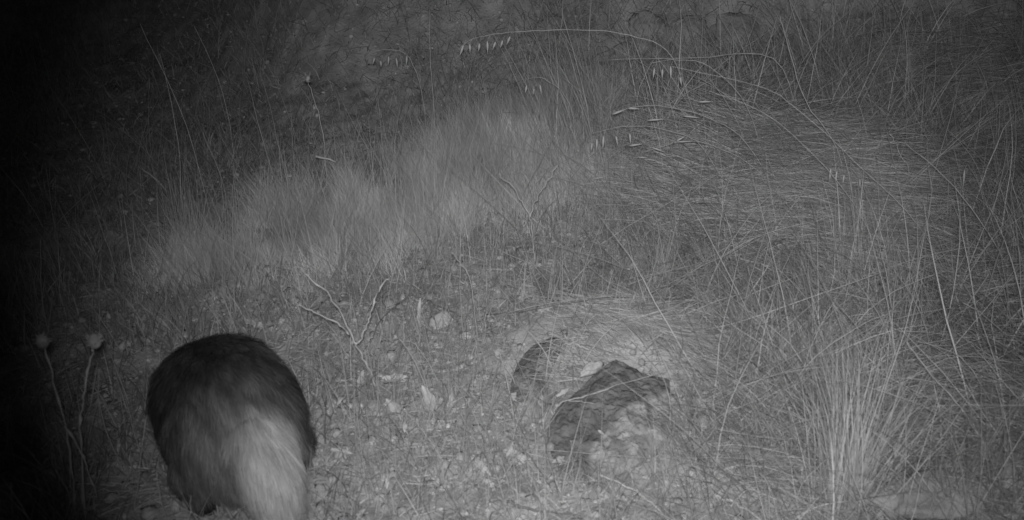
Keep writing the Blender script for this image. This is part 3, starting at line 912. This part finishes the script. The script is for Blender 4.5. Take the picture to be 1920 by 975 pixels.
# ---------------------------------------------------------------- grass clumps that stand out as single plants
def clump(px, py, n, Lm, spread, az0, azs, label, lo=0.7, hi=1.2, th=0.28, wid=0.0026):
    c = at(px, py)
    xy = np.stack([c.x + RS.randn(n) * spread, c.y + RS.randn(n) * spread * 0.7], 1)
    r3 = z3(xy)
    az = R(az0) + RS.randn(n) * azs
    V, Q, T, _ = ribbons(r3 - np.array(c[:]), RS.uniform(0.5, 1.15, n) * Lm, np.abs(RS.randn(n)) * th, np.abs(RS.randn(n)) * th * 1.5 + th, az, RS.uniform(0.5, 1.2, n) * wid, tones(n, lo, hi), K=7, wob=0.04)
    me = np_mesh('grass_clump', V, Q, T)
    o = link('grass_clump', me, M_GRASS); o.location = c
    return tag(o, label, 'grass clump', 'clumps of dry grass')


clump(1575, 965, 190, 0.34, 0.022, 120, 0.9, 'tall clump of pale dry grass fanning up at the lower right', th=0.24, hi=1.3)
clump(1600, 960, 80, 0.30, 0.03, 30, 0.8, 'thin clump of dry grass behind the tall pale clump', th=0.3)
clump(1235, 540, 110, 0.16, 0.02, 90, 1.6, 'small upright clump of grass above the rocks', th=0.2, wid=0.0018)
clump(1610, 560, 160, 0.33, 0.05, 120, 0.8, 'pale clump of grass below the matted mound', th=0.25, hi=1.25)
clump(1090, 310, 60, 0.40, 0.06, 160, 0.8, 'fan of long pale blades at the upper centre', th=0.3, hi=1.1, wid=0.002)
clump(350, 470, 110, 0.22, 0.03, 90, 1.5, 'dim tuft of grass at the left end of the fine grass', th=0.2, wid=0.0018)
clump(1020, 940, 16, 0.09, 0.03, 60, 2.0, 'few crossed blades at the bottom below the rocks', th=0.5)
clump(1860, 960, 70, 0.3, 0.05, 100, 1.3, 'loose clump of grass beside the big low boulder', th=0.3, lo=0.5, hi=1.0)


# ---------------------------------------------------------------- badger, seen from behind and above, walking away to the left
BAD = empty('badger')


def loft(bm, secs, n=20):
    """secs: (center, half width vector, half height vector)"""
    rings = []
    for c, a, b in secs:
        rings.append([bm.verts.new(Vector(c) + Vector(a) * math.cos(t) + Vector(b) * math.sin(t)) for t in [2 * math.pi * k / n for k in range(n)]])
    for p, q in zip(rings, rings[1:]):
        for k in range(n): bm.faces.new((p[k], p[(k + 1) % n], q[(k + 1) % n], q[k]))
    bm.faces.new(rings[0][::-1]); bm.faces.new(rings[-1])


def limb(bm, pts, rad, n=12):
    secs = []
    for i, (p, r) in enumerate(zip(pts, rad)):
        p = Vector(p); d = (Vector(pts[min(i + 1, len(pts) - 1)]) - Vector(pts[max(i - 1, 0)])).normalized()
        s = d.cross(Vector((0, 1, 0.2))).normalized(); u = d.cross(s)
        secs.append((p, s * r, u * r))
    loft(bm, secs, n)


# local axes: +Y towards the head, X to the right, Z up, origin on the ground below the rump
BW = 0.0
body_secs = [((0.0, -0.065, 0.150), 0.045, 0.050), ((0.0, -0.045, 0.160), 0.085, 0.085), ((0, -0.01, 0.168), 0.115, 0.112), ((0, 0.05, 0.175), 0.134, 0.128), ((0, 0.12, 0.172), 0.137, 0.128),
             ((0, 0.20, 0.162), 0.132, 0.116), ((0, 0.28, 0.148), 0.122, 0.102), ((-0.01, 0.34, 0.128), 0.088, 0.080), ((-0.015, 0.39, 0.108), 0.070, 0.066),
             ((-0.025, 0.43, 0.094), 0.062, 0.058), ((-0.035, 0.465, 0.080), 0.052, 0.048), ((-0.045, 0.50, 0.066), 0.036, 0.034), ((-0.052, 0.53, 0.054), 0.024, 0.022), ((-0.056, 0.548, 0.047), 0.014, 0.013)]
bm = bmesh.new()
loft(bm, [(c, (a, 0, 0), (0, 0, b)) for c, a, b in body_secs], 28)
for sx in (-1, 1):
    limb(bm, [(sx * 0.072, 0.03, 0.15), (sx * 0.085, 0.055, 0.095), (sx * 0.09, 0.01, 0.05), (sx * 0.10, 0.015, 0.022), (sx * 0.10, 0.07, 0.014)], [0.068, 0.048, 0.030, 0.026, 0.020])
    limb(bm, [(sx * 0.075, 0.28, 0.12), (sx * 0.095, 0.25, 0.075), (sx * 0.09, 0.27, 0.035), (sx * 0.09, 0.285, 0.018), (sx * 0.09, 0.33, 0.014)], [0.055, 0.042, 0.030, 0.026, 0.019])
    limb(bm, [(-0.02 + sx * 0.046, 0.405, 0.124), (-0.02 + sx * 0.056, 0.400, 0.146), (-0.02 + sx * 0.058, 0.398, 0.157)], [0.020, 0.017, 0.009])   # ears
# tail, hanging down towards the camera and a little to the right
limb(bm, [(0.01, -0.02, 0.20), (0.018, -0.065, 0.185), (0.028, -0.105, 0.145), (0.032, -0.125, 0.095), (0.034, -0.13, 0.06)], [0.066, 0.062, 0.054, 0.042, 0.022])
tmp_me = bpy.data.meshes.new('tmp'); bmesh.ops.recalc_face_normals(bm, faces=bm.faces); bm.to_mesh(tmp_me); bm.free()
tmp = bpy.data.objects.new('tmp', tmp_me); COL.objects.link(tmp)
rm = tmp.modifiers.new('r', 'REMESH'); rm.mode = 'VOXEL'; rm.voxel_size = 0.006
sm = tmp.modifiers.new('s', 'SMOOTH'); sm.iterations = 8; sm.factor = 0.5
dg = bpy.context.evaluated_depsgraph_get()
body_me = bpy.data.meshes.new_from_object(tmp.evaluated_get(dg))
bpy.data.objects.remove(tmp)
body_me.name = 'body'


def bone(co):
    """fur reflectance at a body point: dark back and legs, paler flanks, white tail and rump, striped face"""
    x, y, z = co[:, 0], co[:, 1], co[:, 2]
    t = np.full(len(x), 0.052)
    t = t - 0.016 * sst(0.0, 0.12, y) * (z > 0.1)
    t = t + 0.030 * sst(0.12, -0.02, y) * sst(0.10, -0.06, x)              # greyish left flank and rump
    # pale tail and rump saddle
    cx = 0.025 + 0.20 * (0.26 - z).clip(0, 0.2) * 0.5
    e = ((x - 0.048 + 0.1 * (y - 0.0).clip(0, 1)) / 0.068) ** 2
    pale = np.exp(-e ** 1.5) * sst(0.025, -0.055, y) * sst(0.10, 0.14, z)
    tail = sst(-0.075, -0.09, y) * 1.0
    t = t - 0.010 * sst(0.085, 0.12, np.abs(x))
    t = t + 0.20 * np.maximum(pale, tail * np.exp(-((x - 0.030) / 0.065) ** 4))
    t = np.where(z < 0.075, 0.022, t)
    # head stripes
    hd = sst(0.37, 0.41, y)
    hx = x + 0.01 + (y - 0.34) * 0.22
    stripe = np.exp(-(np.abs(hx) / 0.014) ** 4) + np.exp(-((np.abs(hx) - 0.052) / 0.014) ** 4)
    t = t * (1 - hd) + hd * (0.03 + 0.25 * np.clip(stripe, 0, 1))
    return t


nv = len(body_me.vertices)
co = np.zeros(nv * 3); body_me.vertices.foreach_get('co', co); co = co.reshape(-1, 3)
at_ = body_me.attributes.new('tone', 'FLOAT', 'POINT'); at_.data.foreach_set('value', (bone(co) * 0.7).astype(np.float32))
body = link('body', body_me, M_SKIN, BAD)

# fur strands on the body
body_me.calc_loop_triangles()
nt_ = len(body_me.loop_triangles)
tri = np.zeros(nt_ * 3, int); body_me.loop_triangles.foreach_get('vertices', tri); tri = tri.reshape(-1, 3)
A, B, C_ = co[tri[:, 0]], co[tri[:, 1]], co[tri[:, 2]]
cr = np.cross(B - A, C_ - A); ar = np.linalg.norm(cr, axis=1)
vnm = np.zeros(nv * 3); body_me.vertices.foreach_get('normal', vnm); vnm = vnm.reshape(-1, 3)
NF = 120000
ti = RS.choice(nt_, NF, p=ar / ar.sum())
u = RS.rand(NF, 1); v = RS.rand(NF, 1); s_ = u + v > 1; u = np.where(s_, 1 - u, u); v = np.where(s_, 1 - v, v)
root = A[ti] * (1 - u - v) + B[ti] * u + C_[ti] * v
nrm = vnm[tri[ti, 0]] * (1 - u - v) + vnm[tri[ti, 1]] * u + vnm[tri[ti, 2]] * v
nrm /= np.linalg.norm(nrm, axis=1)[:, None] + 1e-9
y = root[:, 1]; z = root[:, 2]
flow = np.stack([0.15 * root[:, 0] / 0.13, -np.ones(NF), np.full(NF, -0.25)], 1)
flow[:, 2] -= 1.1 * sst(0.05, -0.06, y)
flow[:, 2] -= 0.5 * sst(0.02, 0.12, np.abs(root[:, 0]))
clumpn = np.stack([vn(root[:, 0] * 3 + root[:, 2] * 2, y, 0.03, 51), vn(root[:, 0] * 3 - root[:, 2] * 2, y, 0.03, 52), vn(root[:, 0], y + z, 0.03, 53)], 1)
flow += clumpn * 0.7 + RS.randn(NF, 3) * 0.13
flow -= nrm * np.sum(flow * nrm, 1)[:, None]
flow /= np.linalg.norm(flow, axis=1)[:, None] + 1e-9
legs = z < 0.085
head = y > 0.37
Lf = RS.uniform(0.030, 0.065, NF)
Lf[legs] *= 0.35; Lf[head] *= 0.3
Kf = 3
pts = np.zeros((NF, Kf + 1, 3)); pts[:, 0] = root - nrm * 0.001
lift = RS.uniform(0.35, 0.6, NF)[:, None]
for k in range(Kf):
    l = lift * (1 - 0.4 * k)
    d = flow * np.sqrt(1 - (l * 0.9) ** 2) + nrm * l + np.array([0, 0, -0.10 * k])
    d /= np.linalg.norm(d, axis=1)[:, None]
    pts[:, k + 1] = pts[:, k] + d * (Lf / Kf)[:, None]
side = np.cross(flow, nrm + RS.randn(NF, 3) * 0.5); side /= np.linalg.norm(side, axis=1)[:, None] + 1e-9
prof = np.array([1.0, 0.95, 0.7, 0.15]) * 0.00055
off = side[:, None, :] * prof[None, :, None]
Vf = np.stack([pts - off, pts + off], 2).reshape(-1, 3)
bb = (np.arange(NF) * (Kf + 1) * 2)[:, None]; kk = (np.arange(Kf) * 2)[None, :]; aa = bb + kk
Qf = np.stack([aa, aa + 1, aa + 3, aa + 2], 2).reshape(-1, 4)
tf = bone(root) * RS.uniform(0.75, 1.3, NF) * (1 + np.where(bone(root) > 0.14, 0.3, 1.2) * vn(root[:, 0] * 4 + root[:, 2] * 3, y, 0.03, 55))
# banded guard hairs: a paler tip
band_ = np.array([0.85, 0.9, 1.1, 1.25])
Tf = np.repeat((tf[:, None] * band_[None, :]).ravel(), 2)
link('fur', np_mesh('fur', Vf, Qf, Tf), M_FUR, BAD)

# eyes, nose, claws
for sx in (-1, 1):
    bm = bmesh.new(); bmesh.ops.create_uvsphere(bm, u_segments=12, v_segments=8, radius=0.006)
    e = bm_obj('eye', bm, M_EYE, BAD); e.location = (-0.040 + sx * 0.036, 0.478, 0.100)
    for (fx, fy) in ((0.10, 0.088), (0.09, 0.346)):
        bm = bmesh.new()
        for t in range(4):
            x0 = sx * fx + (t - 1.5) * 0.010
            tube_bm(bm, [Vector((x0, fy - 0.006, 0.014)), Vector((x0, fy + 0.008, 0.011)), Vector((x0, fy + 0.018, 0.003))], 0.003, 0.0008, 6)
        bm_obj('claws', bm, M_CLAW, BAD)
bm = bmesh.new(); bmesh.ops.create_uvsphere(bm, u_segments=14, v_segments=10, radius=0.012)
for v_ in bm.verts: v_.co.z *= 0.8
nose = bm_obj('nose', bm, M_NOSE, BAD); nose.location = (-0.058, 0.554, 0.050)

BAD.location = (-0.472, 1.335, float(base_h(-0.55, 1.45)))
BAD.rotation_euler = (0, 0, R(27))
BAD.scale = (0.845, 0.845, 0.845)
tag(BAD, 'dark shaggy badger with a pale tail and rump walking away at the lower left', 'badger')


# small withered weeds: bent stem with a few crumpled leaves
def weed(px, py, hpx, label, lean_px=0, nl=4, rpx=3.4):
    top = (px + lean_px, py - hpx)
    standing([[(px, py), (px + lean_px * 0.2 + 3, py - hpx * 0.35), (px + lean_px * 0.5 - 3, py - hpx * 0.7), top]], label, 'weed', 'withered_weed', rpx=rpx, knots=0.5, group='withered weeds on the open ground')
    o = [q for q in bpy.data.objects if q.get('label') == label][0]
    b = Vector(o.location); d = (b - Vector(EYE)).length; u_ = 1 / F * d
    rr = random.Random(px * 7 + py)
    for k in range(nl):
        f = (k + 0.8) / nl
        c = P(px + lean_px * f, py - hpx * f, b.y) - b
        a = rr.uniform(0, 6.28); L = rr.uniform(12, 26) * u_; W = L * rr.uniform(0.2, 0.4)
        bm = bmesh.new(); n = 6; grid = []
        dr = Vector((math.cos(a), math.sin(a) * 0.6, rr.uniform(-0.5, 0.6))).normalized(); sd = dr.cross(Vector((0.1, 0.3, 1))).normalized(); up = sd.cross(dr)
        for i in range(n + 1):
            t = i / n; w_ = W * 0.5 * math.sin(math.pi * min(0.06 + t * 0.92, 1))
            m_ = c + dr * L * t + up * (L * 0.3 * math.sin(t * 2.6) + W * 0.2 * math.sin(i * 2.2 + k))
            grid.append([bm.verts.new(m_ - sd * w_ + up * w_ * 0.5), bm.verts.new(m_), bm.verts.new(m_ + sd * w_ + up * w_ * 0.6)])
        for i in range(n):
            for j in (0, 1): bm.faces.new((grid[i][j], grid[i + 1][j], grid[i + 1][j + 1], grid[i][j + 1]))
        lf = bm_obj('leaf', bm, M_LEAF, o)
        so = lf.modifiers.new('thickness', 'SOLIDIFY'); so.thickness = 0.0005
    return o


weed(640, 800, 60, 'withered weed on the soil right of the badger, nearest to its flank', 8)
weed(700, 690, 50, 'withered weed just behind the foot of the forked dry branch', -10)
weed(765, 850, 85, 'withered weed in front of the curled standing leaf', -14)
weed(860, 860, 70, 'withered weed halfway between the curled leaf and the big rock', -10)
weed(905, 640, 60, 'withered weed between the round stone and the small rock slab', 12)
weed(540, 600, 70, 'withered weed behind the badger under the forked branch tips', -14, 5)
weed(500, 560, 60, 'withered weed at the left end of the open ground', 10, 5)
weed(1180, 600, 40, 'withered weed under the long arching straws', 8)
weed(1360, 790, 80, 'withered weed at the edge of the long grass right of the big rock', -12)
weed(1300, 940, 60, 'withered weed near the bottom below the pale stones', -16)
weed(720, 960, 60, 'withered weed at the bottom edge right of the badger', 8)
weed(830, 960, 50, 'withered weed at the bottom edge, farther from the badger', -8)
weed(40, 800, 90, 'dim withered weed under the leftmost thistle head', 10, 5, 4)
weed(215, 880, 90, 'dim withered weed between the right thistle and the badger', 16, 5, 4)
weed(110, 930, 90, 'dim withered weed at the foot of the thistles', -14, 5, 4)
standing([[(1490, 960), (1500, 915), (1530, 880), (1560, 850)], [(1500, 915), (1475, 895)]], 'pale forked twig in front of the tall grass clump', 'twig', 'dry_twig', rpx=4.5, group='dry twigs', knots=0.3)
lying([[(1340, 930), (1390, 950), (1440, 985)]], 'thick pale stick lying at the bottom edge under the crossed twigs', 'stick', 'fallen_stick', rpx=10, lift=0.015, knots=0.3, group='fallen sticks')
lying([[(1620, 935), (1690, 915), (1760, 895)]], 'dark stick lying in front of the low boulder', 'stick', 'fallen_stick', M_STEMD, rpx=8, lift=0.02, knots=0.3, group='fallen sticks')
standing([[(1640, 760), (1650, 690), (1665, 650)], [(1650, 690), (1625, 668)]], 'short thick stub of stem with two tips in the right hand grass', 'stalk', 'dry_stalk', rpx=6, knots=0.3)
standing([[(1610, 800), (1608, 740), (1612, 690), (1608, 662)], [(1612, 690), (1622, 664)]], 'knobbly seedless stem with a forked tip behind the tall grass clump', 'stalk', 'dry_stalk', rpx=5, knots=0.4)
